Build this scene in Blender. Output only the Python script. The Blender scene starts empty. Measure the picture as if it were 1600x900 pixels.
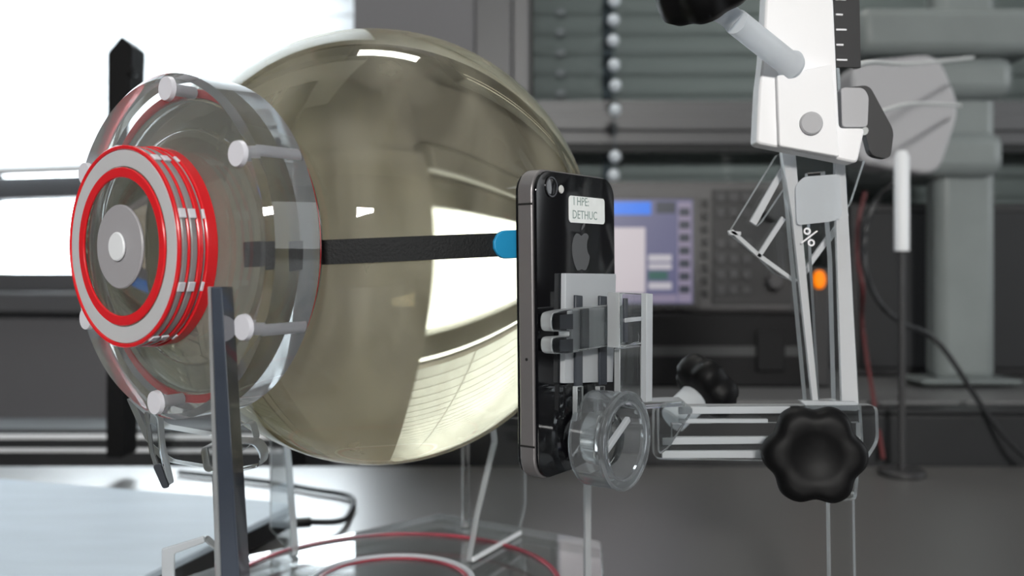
import bpy, bmesh, math, random
from mathutils import Vector, Matrix
random.seed(4)
PI = math.pi
SC = bpy.context.scene
COL = SC.collection

# ------------------------------------------------------------------ camera
F = 1387.0                 # focal length in pixels of the 1600x900 frame
HZ = 431.0                 # eye level in the photograph
Z0 = 0.93                  # eye height above the floor
cam_d = bpy.data.cameras.new('camera'); cam = bpy.data.objects.new('camera', cam_d); COL.objects.link(cam)
cam.location = (0, 0, Z0); cam.rotation_euler = (PI/2, 0, 0)
cam_d.sensor_width = 36; cam_d.lens = F/1600*36; cam_d.shift_y = -(450-HZ)/1600
cam_d.clip_start = .01
cam_d.dof.use_dof = True; cam_d.dof.focus_distance = .345; cam_d.dof.aperture_fstop = 8.5
SC.camera = cam
# ------------------------------------------------------------------ world and light
SC.view_settings.view_transform = 'Standard'; SC.view_settings.look = 'None'
SC.view_settings.exposure = 0.0; SC.view_settings.gamma = 1; SC.view_settings.use_curve_mapping = False
w = bpy.data.worlds.new('overcast_sky'); SC.world = w; w.use_nodes = True
w.node_tree.nodes['Background'].inputs[0].default_value = (.86, .95, 1, 1)
w.node_tree.nodes['Background'].inputs[1].default_value = 18
SC.cycles.max_bounces = 24; SC.cycles.transmission_bounces = 24; SC.cycles.transparent_max_bounces = 24
SC.cycles.glossy_bounces = 8; SC.cycles.diffuse_bounces = 4
SC.cycles.sample_clamp_indirect = 4
def area(name, loc, target, sx, sy, power, col=(1, 1, 1), portal=False):
    l = bpy.data.lights.new(name, 'AREA'); l.shape = 'RECTANGLE'; l.size = sx; l.size_y = sy
    l.energy = power; l.color = col
    o = bpy.data.objects.new(name, l); COL.objects.link(o); o.location = loc
    o.rotation_euler = (Vector(target)-Vector(loc)).to_track_quat('-Z', 'Y').to_euler()
    if portal: l.cycles.is_portal = True
    return o
area('fill_light_right', (1.9, .45, 1.35), (.2, .42, .95), 1.1, .9, 9, (.93, .97, 1))     # added fill light from the right, there is no window on that side
area('wall_lamp_light', (-.02, -2.04, Z0+.66), (.2, .4, Z0), .34, .22, 78, (1, .98, .94))
LAMPS = ((-.08, 1.0, .5, .2),)
for lx, ly, sx, sy in LAMPS: area('ceiling_lamp_light', (lx, ly, 2.565), (lx, ly, 0), sx, sy, 8, (1, .97, .9))

# ------------------------------------------------------------------ helpers
def V(x, y, z): return Vector((x, y, z+Z0))                 # z measured from eye level
def W(px, py, d): return V((px-800)/F*d, d, (HZ-py)/F*d)    # point of the photograph at depth d
def plane_hit(px, py, p, n):
    r = Vector(((px-800)/F, 1, (HZ-py)/F)); o = Vector((0, 0, Z0))
    return o + r*((p-o).dot(n)/r.dot(n))
def frame(o, x, y, z):
    return Matrix(((x[0], y[0], z[0], o[0]), (x[1], y[1], z[1], o[1]), (x[2], y[2], z[2], o[2]), (0, 0, 0, 1)))

def link(name, bm, m, parent=None, smooth=True, bevel=0, seg=2, angle=35):
    bmesh.ops.recalc_face_normals(bm, faces=bm.faces)
    me = bpy.data.meshes.new(name); bm.to_mesh(me); bm.free()
    o = bpy.data.objects.new(name, me); COL.objects.link(o)
    for mm in (m if isinstance(m, (list, tuple)) else [m]): me.materials.append(mm)
    if smooth:
        for p in me.polygons: p.use_smooth = True
        try: me.set_sharp_from_angle(angle=math.radians(angle))
        except Exception: pass
    if bevel:
        b = o.modifiers.new('bevel', 'BEVEL'); b.width = bevel; b.segments = seg; b.limit_method = 'ANGLE'; b.angle_limit = math.radians(40)
    if parent: attach(o, parent)
    return o
def world_of(o):
    m = o.matrix_basis.copy()
    while o.parent:
        m = o.parent.matrix_basis @ o.matrix_parent_inverse @ m if False else o.parent.matrix_basis @ (o.matrix_parent_inverse @ m)
        o = o.parent
    return m
def attach(o, parent):
    o.parent = parent; o.matrix_parent_inverse = world_of(parent).inverted()
def tag(o, label, cat=None, group=None, kind=None):
    if label: o['label'] = label
    if cat: o['category'] = cat
    if group: o['group'] = group
    if kind: o['kind'] = kind
    return o
def thing(name, label, cat, loc, group=None):
    o = bpy.data.objects.new(name, None); COL.objects.link(o); o.location = loc; o.empty_display_size = .02
    return tag(o, label, cat, group)
def struct(o): o['kind'] = 'structure'; return o
def dup(o, parent=None, delta=(0, 0, 0)):
    c = o.copy(); COL.objects.link(c)
    if parent: attach_keep(c, parent)
    c.location = Vector(c.location)+Vector(delta)
    return c
def attach_keep(c, parent):
    c.parent = parent; c.matrix_parent_inverse = world_of(parent).inverted()

def B(): return bmesh.new()
def box(bm, c, s, M=None, mi=0):
    r = bmesh.ops.create_cube(bm, size=1)
    T = Matrix.Translation(c) @ Matrix.Diagonal((s[0], s[1], s[2], 1))
    bmesh.ops.transform(bm, matrix=(M @ T) if M else T, verts=r['verts'])
    for f in {f for v in r['verts'] for f in v.link_faces}: f.material_index = mi
    return bm
def wbox(bm, a, b):        # world box from two corners given relative to eye level
    a = V(*a); b = V(*b)
    return box(bm, (a+b)/2, [abs(b[i]-a[i]) for i in range(3)])
def prism(bm, pts, th, M=None, mi=0, mside=None, holes=()):
    """extrude a 2D outline (in x,y of M) by th along +z of M; holes are outlines too"""
    M = M or Matrix.Identity(4)
    loops = [list(pts)]+[list(h) for h in holes]
    lo, hi = [], []
    ed_lo, ed_hi = [], []
    for lp in loops:
        a = [bm.verts.new(M @ Vector((p[0], p[1], 0))) for p in lp]
        b = [bm.verts.new(M @ Vector((p[0], p[1], th))) for p in lp]
        n = len(lp)
        for i in range(n):
            f = bm.faces.new((a[i], a[(i+1) % n], b[(i+1) % n], b[i])); f.material_index = mi if mside is None else mside
        lo.append(a); hi.append(b)
    for ring in (lo, hi):
        if len(loops) == 1:
            f = bm.faces.new(ring[0]); f.material_index = mi
        else:
            es = []
            for a in ring:
                n = len(a)
                for i in range(n):
                    es.append(bm.edges.get((a[i], a[(i+1) % n])))
            r = bmesh.ops.triangle_fill(bm, edges=es, use_beauty=True)
            for g in r['geom']:
                if isinstance(g, bmesh.types.BMFace): g.material_index = mi
    return bm
def lathe(bm, prof, M, n=64, closed=True, mi=0):
    """prof: (s along z of M, radius). closed profile -> ring; otherwise capped where r==0"""
    rows = []
    for s, r in prof:
        if r < 1e-7: rows.append([bm.verts.new(M @ Vector((0, 0, s)))])
        else: rows.append([bm.verts.new(M @ Vector((r*math.cos(2*PI*i/n), r*math.sin(2*PI*i/n), s))) for i in range(n)])
    k = len(rows)
    for j in range(k if closed else k-1):
        a, b = rows[j], rows[(j+1) % k]
        for i in range(n):
            i2 = (i+1) % n
            if len(a) == 1 and len(b) == 1: break
            if len(a) == 1: f = bm.faces.new((a[0], b[i2], b[i]))
            elif len(b) == 1: f = bm.faces.new((a[i], a[i2], b[0]))
            else: f = bm.faces.new((a[i], a[i2], b[i2], b[i]))
            f.material_index = mi
    return bm
def disc_prof(s0, s1, r, bv=.0006): return [(s0, 0), (s0, r-bv), (s0+bv, r), (s1-bv, r), (s1, r-bv), (s1, 0)]
def ring_prof(s0, s1, r0, r1, bv=.0004):
    return [(s0, r0+bv), (s0, r1-bv), (s0+bv, r1), (s1-bv, r1), (s1, r1-bv), (s1, r0+bv), (s1-bv, r0), (s0+bv, r0)]
def tube(bm, pts, r, n=10, sub=6):
    P = [Vector(p) for p in pts]
    out = []
    for i in range(len(P)-1):
        p0 = P[max(i-1, 0)]; p1 = P[i]; p2 = P[i+1]; p3 = P[min(i+2, len(P)-1)]
        for k in range(sub):
            t = k/sub
            out.append(.5*((2*p1)+(p2-p0)*t+(2*p0-5*p1+4*p2-p3)*t*t+(3*p1-p0-3*p2+p3)*t**3))
    out.append(P[-1])
    rows = []; up = Vector((.123, .2, 1)).normalized()
    for i, p in enumerate(out):
        t = (out[min(i+1, len(out)-1)]-out[max(i-1, 0)]).normalized()
        x = up.cross(t)
        if x.length < 1e-4: x = Vector((1, 0, 0)).cross(t)
        x.normalize(); y = t.cross(x)
        rows.append([bm.verts.new(p+(x*math.cos(2*PI*j/n)+y*math.sin(2*PI*j/n))*r) for j in range(n)])
    for a, b in zip(rows, rows[1:]):
        for j in range(n): bm.faces.new((a[j], a[(j+1) % n], b[(j+1) % n], b[j]))
    bm.faces.new(rows[0]); bm.faces.new(rows[-1])
    return bm
def rrect(x0, y0, x1, y1, r, n=6):
    out = []
    for cx, cy, a0 in ((x1-r, y0+r, -90), (x1-r, y1-r, 0), (x0+r, y1-r, 90), (x0+r, y0+r, 180)):
        for k in range(n+1):
            a = math.radians(a0+90*k/n); out.append((cx+r*math.cos(a), cy+r*math.sin(a)))
    return out
def round_poly(pts, r, n=5):
    out = []; k = len(pts)
    for i in range(k):
        p = Vector(pts[i]); a = Vector(pts[i-1])-p; b = Vector(pts[(i+1) % k])-p
        rr = min(r, a.length*.45, b.length*.45)
        A = p+a.normalized()*rr; Bq = p+b.normalized()*rr
        for j in range(n+1):
            t = j/n; q = A*(1-t)**2+p*2*t*(1-t)+Bq*t*t; out.append((q.x, q.y))
    return out

# ------------------------------------------------------------------ materials
def mat(name, col, rough=.5, metal=0, spec=.5, noise=0, nscale=20, bump=0, coat=0, emit=None, estr=1, stretch=(1, 1, 1)):
    m = bpy.data.materials.new(name); m.use_nodes = True; nt = m.node_tree; b = nt.nodes['Principled BSDF']
    b.inputs['Base Color'].default_value = (*col, 1); b.inputs['Roughness'].default_value = rough
    b.inputs['Metallic'].default_value = metal; b.inputs['Specular IOR Level'].default_value = spec
    b.inputs['Coat Weight'].default_value = coat
    if emit: b.inputs['Emission Color'].default_value = (*emit, 1); b.inputs['Emission Strength'].default_value = estr
    if noise or bump:
        tc = nt.nodes.new('ShaderNodeTexCoord'); mp = nt.nodes.new('ShaderNodeMapping'); mp.inputs['Scale'].default_value = stretch
        nz = nt.nodes.new('ShaderNodeTexNoise'); nz.inputs['Scale'].default_value = nscale; nz.inputs['Detail'].default_value = 5
        nt.links.new(tc.outputs['Object'], mp.inputs[0]); nt.links.new(mp.outputs[0], nz.inputs['Vector'])
        if noise:
            r = nt.nodes.new('ShaderNodeValToRGB')
            r.color_ramp.elements[0].position = .3; r.color_ramp.elements[1].position = .7
            r.color_ramp.elements[0].color = (*[c*(1-noise) for c in col], 1); r.color_ramp.elements[1].color = (*[min(1, c*(1+noise)) for c in col], 1)
            nt.links.new(nz.outputs[0], r.inputs[0]); nt.links.new(r.outputs[0], b.inputs['Base Color'])
        if bump:
            bp = nt.nodes.new('ShaderNodeBump'); bp.inputs['Strength'].default_value = bump; bp.inputs['Distance'].default_value = .001
            nt.links.new(nz.outputs[0], bp.inputs['Height']); nt.links.new(bp.outputs[0], b.inputs['Normal'])
    return m
def glass(name, col, ior, rough=0, haze=0, haze_col=(.8, .8, .8), hscale=30, streak=(1, 1, 1), lo=.45, hi=.75, base=0, rot=0):
    """clear solid with an optional film: dried residue (noise shaped), frosting, painted edge light"""
    m = bpy.data.materials.new(name); m.use_nodes = True; nt = m.node_tree; nt.nodes.remove(nt.nodes['Principled BSDF'])
    out = nt.nodes['Material Output']
    g = nt.nodes.new('ShaderNodeBsdfGlass'); g.inputs['Color'].default_value = (*col, 1); g.inputs['IOR'].default_value = ior; g.inputs['Roughness'].default_value = rough
    if not (haze or base): nt.links.new(g.outputs[0], out.inputs[0]); return m
    d = nt.nodes.new('ShaderNodeBsdfDiffuse'); d.inputs[0].default_value = (*haze_col, 1)
    tr = nt.nodes.new('ShaderNodeBsdfTranslucent'); tr.inputs[0].default_value = (*haze_col, 1)
    dm = nt.nodes.new('ShaderNodeMixShader'); dm.inputs[0].default_value = .5
    nt.links.new(d.outputs[0], dm.inputs[1]); nt.links.new(tr.outputs[0], dm.inputs[2])
    mx = nt.nodes.new('ShaderNodeMixShader')
    nt.links.new(g.outputs[0], mx.inputs[1]); nt.links.new(dm.outputs[0], mx.inputs[2]); nt.links.new(mx.outputs[0], out.inputs[0])
    if haze:
        tc = nt.nodes.new('ShaderNodeTexCoord'); mp = nt.nodes.new('ShaderNodeMapping'); mp.inputs['Scale'].default_value = streak; mp.inputs['Rotation'].default_value = (0, rot, 0)
        nz = nt.nodes.new('ShaderNodeTexNoise'); nz.inputs['Scale'].default_value = hscale; nz.inputs['Detail'].default_value = 6; nz.inputs['Distortion'].default_value = .6
        mr = nt.nodes.new('ShaderNodeMapRange'); mr.inputs['From Min'].default_value = lo; mr.inputs['From Max'].default_value = hi
        mr.inputs['To Min'].default_value = base; mr.inputs['To Max'].default_value = base+haze
        nt.links.new(tc.outputs['Object'], mp.inputs[0]); nt.links.new(mp.outputs[0], nz.inputs['Vector'])
        nt.links.new(nz.outputs[0], mr.inputs['Value']); nt.links.new(mr.outputs[0], mx.inputs[0])
    else: mx.inputs[0].default_value = base
    return m
def pane_mat(name, tint=(1, 1, 1)):
    m = bpy.data.materials.new(name); m.use_nodes = True; nt = m.node_tree; nt.nodes.remove(nt.nodes['Principled BSDF'])
    t = nt.nodes.new('ShaderNodeBsdfTransparent'); t.inputs[0].default_value = (*tint, 1)
    g = nt.nodes.new('ShaderNodeBsdfGlossy'); g.inputs['Roughness'].default_value = .02
    fr = nt.nodes.new('ShaderNodeFresnel'); fr.inputs[0].default_value = 1.45
    mx = nt.nodes.new('ShaderNodeMixShader'); nt.links.new(fr.outputs[0], mx.inputs[0]); nt.links.new(t.outputs[0], mx.inputs[1]); nt.links.new(g.outputs[0], mx.inputs[2])
    nt.links.new(mx.outputs[0], nt.nodes['Material Output'].inputs[0]); return m
def slat_mat(name, col, trans):
    m = bpy.data.materials.new(name); m.use_nodes = True; nt = m.node_tree; nt.nodes.remove(nt.nodes['Principled BSDF'])
    d = nt.nodes.new('ShaderNodeBsdfDiffuse'); d.inputs[0].default_value = (*col, 1)
    t = nt.nodes.new('ShaderNodeBsdfTranslucent'); t.inputs[0].default_value = (*col, 1)
    mx = nt.nodes.new('ShaderNodeMixShader'); mx.inputs[0].default_value = trans
    nt.links.new(d.outputs[0], mx.inputs[1]); nt.links.new(t.outputs[0], mx.inputs[2]); nt.links.new(mx.outputs[0], nt.nodes['Material Output'].inputs[0]); return m

ACR = glass('clear_acrylic', (.97, .98, .98), 1.49)
FROSTW = glass('bright_frosted_acrylic', (.97, .98, 1), 1.49, rough=.2, base=.78, haze_col=(.93, .94, .96))
DIM = glass('hazy_acrylic', (.9, .92, .93), 1.49, rough=.05, base=.14, haze_col=(.7, .72, .74))
EDGE = glass('lit_acrylic_edge', (.95, .97, .97), 1.49, rough=.25, base=.42, haze_col=(.86, .88, .9))  # pale haze paints in the light that polished edges catch
FROST = glass('frosted_acrylic', (.95, .97, 1), 1.49, rough=.25, base=.72, haze_col=(.86, .89, .92))
SHELL = glass('sphere_glass', (.97, .98, .96), 1.47, haze=.46, haze_col=(.70, .67, .54), hscale=21, streak=(1.5, 1.5, .42), lo=.42, hi=.78, base=.06, rot=.55)
LIQ = glass('yellowish_liquid', (.955, .91, .80), .925)
FLG = glass('flange_acrylic', (.975, .985, .985), 1.49, haze=.14, haze_col=(.85, .88, .90), hscale=14, lo=.45, hi=.8, base=.07)
PANE = pane_mat('window_pane_glass')
DARKPANE = pane_mat('tinted_window_pane', (.86, .885, .885))
RED = mat('red_gasket', (.72, .012, .018), .22, coat=.3)
SCREW = mat('white_nylon', (.72, .72, .78), .4)
HUB = mat('grey_hub_plastic', (.36, .35, .37), .4)
BLK = mat('black_knob_plastic', (.004, .004, .0045), .5, spec=.15, bump=.05, nscale=400)
STRAP = mat('black_strap_fabric', (.006, .007, .008), .75, bump=.5, nscale=900)
BLUE = mat('blue_tape', (.02, .30, .58), .45)
BAND = mat('graphite_metal_band', (.22, .21, .215), .38, metal=.5)
BACK = mat('black_back_glass', (.003, .003, .004), .05, spec=.5)
LENS = mat('lens_black', (.004, .004, .006), .05)
RIM = mat('lens_rim', (.06, .06, .065), .25, metal=.9)
FLASH = mat('flash_window', (.6, .6, .58), .2)
LOGO = mat('logo_grey_foil', (.06, .062, .065), .45)
STICK = mat('sticker_paper', (.88, .91, .90), .6, noise=.04, nscale=200)
INK = mat('grey_green_ink', (.25, .33, .31), .6)
SEAM = mat('black_seam', (.01, .01, .01), .5)
TABLE = mat('grey_bench_laminate', (.10, .098, .095), .38, noise=.06, nscale=6, coat=1)
TABLE.node_tree.nodes['Principled BSDF'].inputs['Coat Roughness'].default_value = .36
BENCH2 = mat('dark_grey_bench_laminate', (.12, .122, .125), .4, noise=.06, nscale=8)
DUCT = mat('dark_duct_metal', (.018, .019, .021), .45, noise=.1, nscale=10)
WHITE = mat('white_strip', (.8, .82, .85), .45)
WALL = mat('grey_wall_paint', (.15, .15, .16), .7, noise=.03, nscale=4, bump=.03)
FRAME = mat('grey_window_frame', (.10, .102, .108), .45, noise=.03, nscale=6)
FRAME2 = mat('dark_window_frame', (.065, .067, .073), .45)
GASK = mat('black_window_seal', (.008, .01, .011), .6)
CEIL = mat('white_ceiling', (.62, .62, .60), .8, bump=.05, nscale=60)
FLOOR = mat('grey_lino_floor', (.13, .13, .125), .5, noise=.1, nscale=12)
SLATW = slat_mat('white_translucent_slat', (.95, .96, .97), .8)
SLATG = mat('grey_green_slat', (.40, .425, .42), .6)
BEAD = mat('pale_bead', (.62, .68, .74), .25)
CORD = mat('blue_grey_ladder_tape', (.07, .09, .11), .7)
INSTR = mat('instrument_grey', (.10, .098, .10), .5, noise=.04, nscale=20)
INSTD = mat('instrument_dark', (.028, .028, .03), .5)
KEY = mat('grey_key', (.06, .06, .064), .5)
def screen(name, c, s=1): return mat(name, (.01, .01, .01), .3, emit=c, estr=s)
S_BG = screen('screen_slate_blue', (.10, .10, .19)); S_BLUE = screen('screen_blue', (.01, .16, .75)); S_WHITE = screen('screen_white', (.52, .47, .50))
S_LIL = screen('screen_lilac', (.22, .19, .27)); S_KEY = screen('screen_softkey', (.44, .42, .46)); S_GREEN = screen('screen_green', (.03, .10, .085)); S_DK = screen('screen_dark', (.03, .035, .05))
AMP = mat('black_amplifier_metal', (.006, .006, .007), .6, spec=.25); AMPS = mat('amplifier_stripe', (.04, .042, .044), .5)
LAPT = mat('white_laptop_lid', (.46, .53, .60), .6, spec=.2, noise=.05, nscale=12, stretch=(1, 4, 1))
LAPB = mat('black_laptop_base', (.006, .006, .007), .4)
CABLE = mat('black_cable_rubber', (.008, .009, .011), .45)
CABLEW = mat('pale_cable', (.6, .62, .62), .5)
CABLER = mat('dark_red_cable', (.10, .012, .014), .5)
SMOKE = mat('blue_grey_post', (.045, .055, .075), .18, coat=.4, noise=.25, nscale=18)
CARR = mat('white_carriage_plastic', (.90, .90, .92), .35)
CARR2 = mat('pale_grey_plastic', (.42, .42, .44), .4)
ROBOT = mat('pale_grey_robot_paint', (.20, .225, .225), .45, noise=.12, nscale=9)
ORANGE = mat('orange_lamp', (.5, .12, .0), .4, emit=(1, .22, .0), estr=.9)
MARK = mat('white_engraving', (.85, .85, .88), .5)
DARKBG = mat('dark_blue_grey', (.03, .035, .045), .4)

# ------------------------------------------------------------------ room
TZ = -.18                  # bench top below eye level
def wall(name, a, b, m): return struct(link(name, wbox(B(), a, b), m, smooth=False))
wall('floor', (-3.2, -2.2, -Z0-.05), (2.6, 2.2, -Z0), FLOOR)
wall('ceiling', (-3.2, -2.2, 1.67), (2.6, 2.2, 1.72), CEIL)
wall('wall_right', (2.5, -2.2, -Z0), (2.6, 2.2, 1.67), WALL)
wall('wall_back', (-3.2, -2.2, -Z0), (2.6, -2.1, 1.67), WALL)
wall('wall_left', (-3.2, -2.2, -Z0), (-3.1, 2.2, 1.67), WALL)
# front wall, window side: below the sills, above the heads and the pier between the two windows
KW = .714
def wk(bm, a, b): return wbox(bm, [c*KW for c in a], [c*KW for c in b])
wall('wall_front', (-.216, 1.23, -Z0), (2.6, 1.38, -.06*KW), WALL)
wall('trim_1', (-.216, 1.23, 1.35*KW), (2.6, 1.38, 1.67), WALL)
struct(link('trim_2', wk(B(), (-.303, 1.70, -.06), (-.073, 1.92, 1.35)), WALL, smooth=False))         # pale pier
wall('trim_3', (1.35*KW, 1.23, -.06*KW), (2.6, 1.38, 1.35*KW), WALL)
# left wall section turned by 13 degrees
th = math.radians(13.5)
LX = Vector((-math.cos(th), math.sin(th), 0)); LN = Vector((-math.sin(th), -math.cos(th), 0))
LM = frame(V(-.2165, 1.25, 0), LX, Vector((0, 0, 1)), -LN)      # x to the left along the wall, y up, z outwards
LW, LB, LT = 1.75, -.025, 1.25
TR = .125                                                       # height of the transom of the left window
def lbox(bm, x0, y0, z0, x1, y1, z1): return box(bm, ((x0+x1)/2, (y0+y1)/2, (z0+z1)/2), (x1-x0, y1-y0, z1-z0), LM)
struct(link('wall_window_side', lbox(B(), -.02, -Z0, 0, 3.0, LB, .14), WALL, smooth=False))
struct(link('trim_4', lbox(B(), -.02, LT, 0, 3.0, 1.67, .14), WALL, smooth=False))
struct(link('trim_5', lbox(B(), LW, LB, 0, 3.0, LT, .14), WALL, smooth=False))

# window 1: bright window at the left
w1 = bpy.data.objects.new('window_1', None); COL.objects.link(w1); w1.location = LM @ Vector((LW/2, LB, .05)); struct(w1)
bm = B()
for a in ((0, LB, .05, .02, LT, .10), (LW-.04, LB, .05, LW, LT, .10), (0, LB, .05, LW, LB+.03, .10), (0, LT-.04, .05, LW, LT, .10)): lbox(bm, *a)
link('window_frame', bm, FRAME, w1, bevel=.003)
link('transom_bar', lbox(B(), .02, TR, .045, LW-.04, TR+.035, .105), FRAME, w1, bevel=.003)
link('mullion_bar', lbox(B(), .95, LB, .047, 1.0, LT, .103), FRAME, w1, bevel=.003)
link('pane', lbox(B(), .02, TR+.03, .075, LW-.03, LT-.03, .079), PANE, w1)
link('pane', lbox(B(), .02, LB+.025, .075, LW-.03, TR+.005, .079), PANE, w1)
struct(link('trim_6', lbox(B(), -.01, LB-.03, -.05, LW, LB, .05), FRAME, smooth=False, bevel=.004))
vb = thing('venetian_blind', 'bright white backlit venetian blind in the left window', 'blind', LM @ Vector((LW/2, LT, .02)))
link('head_rail', lbox(B(), .01, LT-.05, .0, LW-.02, LT-.01, .035), WHITE, vb, bevel=.002)
link('bottom_rail', lbox(B(), .01, TR+.036, .01, LW-.02, TR+.046, .03), WHITE, vb, bevel=.002)
slat0 = None
SP = .0257
N1 = int((LT-.07-TR-.05)/SP)+1
for i in range(N1):
    zz = TR+.058+i*SP
    if slat0 is None:
        bm = B(); rows = []
        for k in range(5):
            t = (k-2)/2; ang = math.radians(62)
            y = math.sin(ang)*t*.0142+.0015*(1-t*t); z = -math.cos(ang)*t*.0142+.02
            rows.append([bm.verts.new(LM @ Vector((x, zz+y, z))) for x in (.004, LW-.02)])
        for a, b in zip(rows, rows[1:]): bm.faces.new((a[0], a[1], b[1], b[0]))
        slat0 = link('slat', bm, SLATW, vb)
        s = slat0.modifiers.new('thick', 'SOLIDIFY'); s.thickness = .0003
    else: dup(slat0, vb, (0, 0, i*SP))
for x in (.10, .8, 1.5):
    link('ladder_cord', lbox(B(), x, TR+.04, .012, x+.002, LT-.05, .014), WHITE, vb)
area('window_portal', LM @ Vector((LW/2, (LB+LT)/2, .125)), LM @ Vector((LW/2, (LB+LT)/2, -1)), LW, LT-LB, 1, portal=True)

# window 2: dark window at the right
w2 = bpy.data.objects.new('window_2', None); COL.objects.link(w2); w2.location = V(.43, 1.27, -.043); struct(w2)
bm = B()
wk(bm, (-.073, 1.735, -.06), (.0, 1.83, 1.35)); wk(bm, (1.28, 1.735, -.06), (1.35, 1.83, 1.35))
wk(bm, (0, 1.735, -.06), (1.28, 1.83, -.01)); wk(bm, (0, 1.735, 1.29), (1.28, 1.83, 1.35))
link('window_frame', bm, FRAME2, w2, bevel=.002)
bm = B()
wk(bm, (.001, 1.745, -.01), (.034, 1.82, 1.29)); wk(bm, (1.25, 1.745, -.01), (1.279, 1.82, 1.29))
link('sash_stile', bm, FRAME, w2, bevel=.002)
link('transom_bar', wk(B(), (.034, 1.742, .257), (1.25, 1.822, .345)), FRAME, w2, bevel=.003)
link('transom_ledge', wk(B(), (.034, 1.732, .283), (1.25, 1.745, .318)), FRAME, w2, bevel=.003)
bm = B()
wk(bm, (.033, 1.75, .345), (.0415, 1.80, 1.29)); wk(bm, (.0335, 1.75, .245), (1.25, 1.80, .2575)); link('window_seal', bm, GASK, w2)
link('pane', wk(B(), (.04, 1.775, .34), (1.25, 1.779, 1.29)), DARKPANE, w2)
link('pane', wk(B(), (.03, 1.775, -.015), (1.25, 1.779, .25)), DARKPANE, w2)
sh = thing('external_blind', 'closed grey green slatted blind behind the right window panes', 'blind', V(.6*KW, 1.86*KW, 1.35*KW))
slat0 = None; k = 0
SP2 = .0425*KW
for i in range(33):
    zz = -.05+i*.0425
    if slat0 is None:
        bm = B(); rows = []
        for t, y, z in ((0, 1.857, -.001), (.2, 1.8525, .006), (.5, 1.850, .021), (.8, 1.8525, .036), (1, 1.857, .0435)):
            rows.append([bm.verts.new(V(x*KW, y*KW, (zz+z)*KW)) for x in (.0, 1.30)])
        for a, b in zip(rows, rows[1:]): bm.faces.new((a[0], a[1], b[1], b[0]))
        slat0 = link('slat', bm, SLATG, sh); s = slat0.modifiers.new('thick', 'SOLIDIFY'); s.thickness = .0006
    else: dup(slat0, sh, (0, 0, i*SP2))
hole0 = None
for i in range(20):
    if hole0 is None:
        bm = B(); bmesh.ops.create_icosphere(bm, subdivisions=2, radius=.0065, matrix=Matrix.Translation(V(.10*KW, 1.838*KW, .377*KW)) @ Matrix.Diagonal((1.3, .5, 1, 1)))
        hole0 = link('bright_slat_hole', bm, CARR2, sh)  # pale blobs painted for the light at the slats' cord holes
    else: dup(hole0, sh, (0, 0, i*SP2))
link('ladder_tape', wk(B(), (.187, 1.835, -.05), (.207, 1.837, 1.34)), CORD, sh)
struct(link('wall_outer', wbox(B(), (-.21, 1.38, -.3), (1.6, 1.41, 1.67)), WALL, smooth=False))

BD = 1.16
bc = thing('bead_chain', 'pale bead chain hanging in front of the dark window', 'chain', W(960, 0, BD))
ch0 = None
ys = [-60, -28, 2, 32, 64, 102, 134, 172, 245, 274]
for y in ys:
    p = W(960+random.uniform(-2, 2), y, BD)
    if ch0 is None:
        bm = B(); bmesh.ops.create_uvsphere(bm, u_segments=16, v_segments=10, radius=.0085, matrix=Matrix.Translation(p)); ch0 = link('bead', bm, BEAD, bc); p0 = p
    else: dup(ch0, bc, p-p0)
link('chain_thread', tube(B(), [W(960, -160, BD), W(960, 60, BD), W(961, 290, BD)], .0009, 6), CORD, bc)

# lamps
for (x, y, sx, sy), lab in zip(LAMPS, ('ceiling lamp above the middle of the bench',)):
    t = thing('ceiling_lamp', lab, 'lamp', V(x, y, 1.67))
    link('housing', wbox(B(), (x-sx/2-.04, y-sy/2-.04, 1.64), (x+sx/2+.04, y+sy/2+.04, 1.67)), WHITE, t, bevel=.004)

t = thing('wall_lamp', 'wall lamp on the wall behind the camera', 'lamp', V(-.02, -2.1, .66))
link('housing', wbox(B(), (-.22, -2.1, .52), (.18, -2.05, .80)), WHITE, t, bevel=.006)

# ------------------------------------------------------------------ benches
t = thing('workbench', 'grey laminate workbench carrying the sphere and the laptop', 'bench', V(0, .3, -Z0))
link('bench_top', wbox(B(), (-1.5, -.15, TZ-.03), (1.6, .84, TZ)), TABLE, t, bevel=.002)
for x, y in ((-1.4, -.08), (1.5, -.08), (-1.4, .78), (1.5, .78)):
    link('leg', wbox(B(), (x-.025, y-.025, -Z0), (x+.025, y+.025, TZ-.03)), DUCT, t, bevel=.002)
SB = -.125                 # top of the side bench
t = thing('side_bench', 'dark grey bench behind the workbench carrying the instruments', 'bench', V(0, 1.0, -Z0))
link('bench_top', wbox(B(), (-.12, .885, SB-.02), (1.6, 1.215, SB)), BENCH2, t, bevel=.002)
for x, y in ((-.09, .92), (1.5, .92), (-.09, 1.18), (1.5, 1.18)):
    link('leg', wbox(B(), (x-.02, y-.02, -Z0), (x+.02, y+.02, SB-.02)), DUCT, t, bevel=.002)
t = thing('cable_duct', 'long black cable duct along the back edge of the workbench', 'cable duct', V(0, .86, -Z0))
link('duct_body', wbox(B(), (-.10, .845, -Z0), (1.6, .878, -.132)), DUCT, t, bevel=.003)
link('duct_lid', wbox(B(), (-.10, .843, -.1315), (1.6, .880, -.1275)), DUCT, t, bevel=.001)
t = thing('wall_radiator', 'dark low radiator with two white rails under the bright window', 'radiator', V(-.45, 1.0, -Z0))
link('radiator_body', wbox(B(), (-1.1, .96, -Z0), (-.24, 1.04, -.166)), DUCT, t, bevel=.004)
link('rail', wbox(B(), (-1.1, .955, -.176), (-.245, .96, -.171)), WHITE, t, bevel=.001)
link('rail', wbox(B(), (-1.1, .955, -.190), (-.245, .96, -.186)), WHITE, t, bevel=.001)

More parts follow.
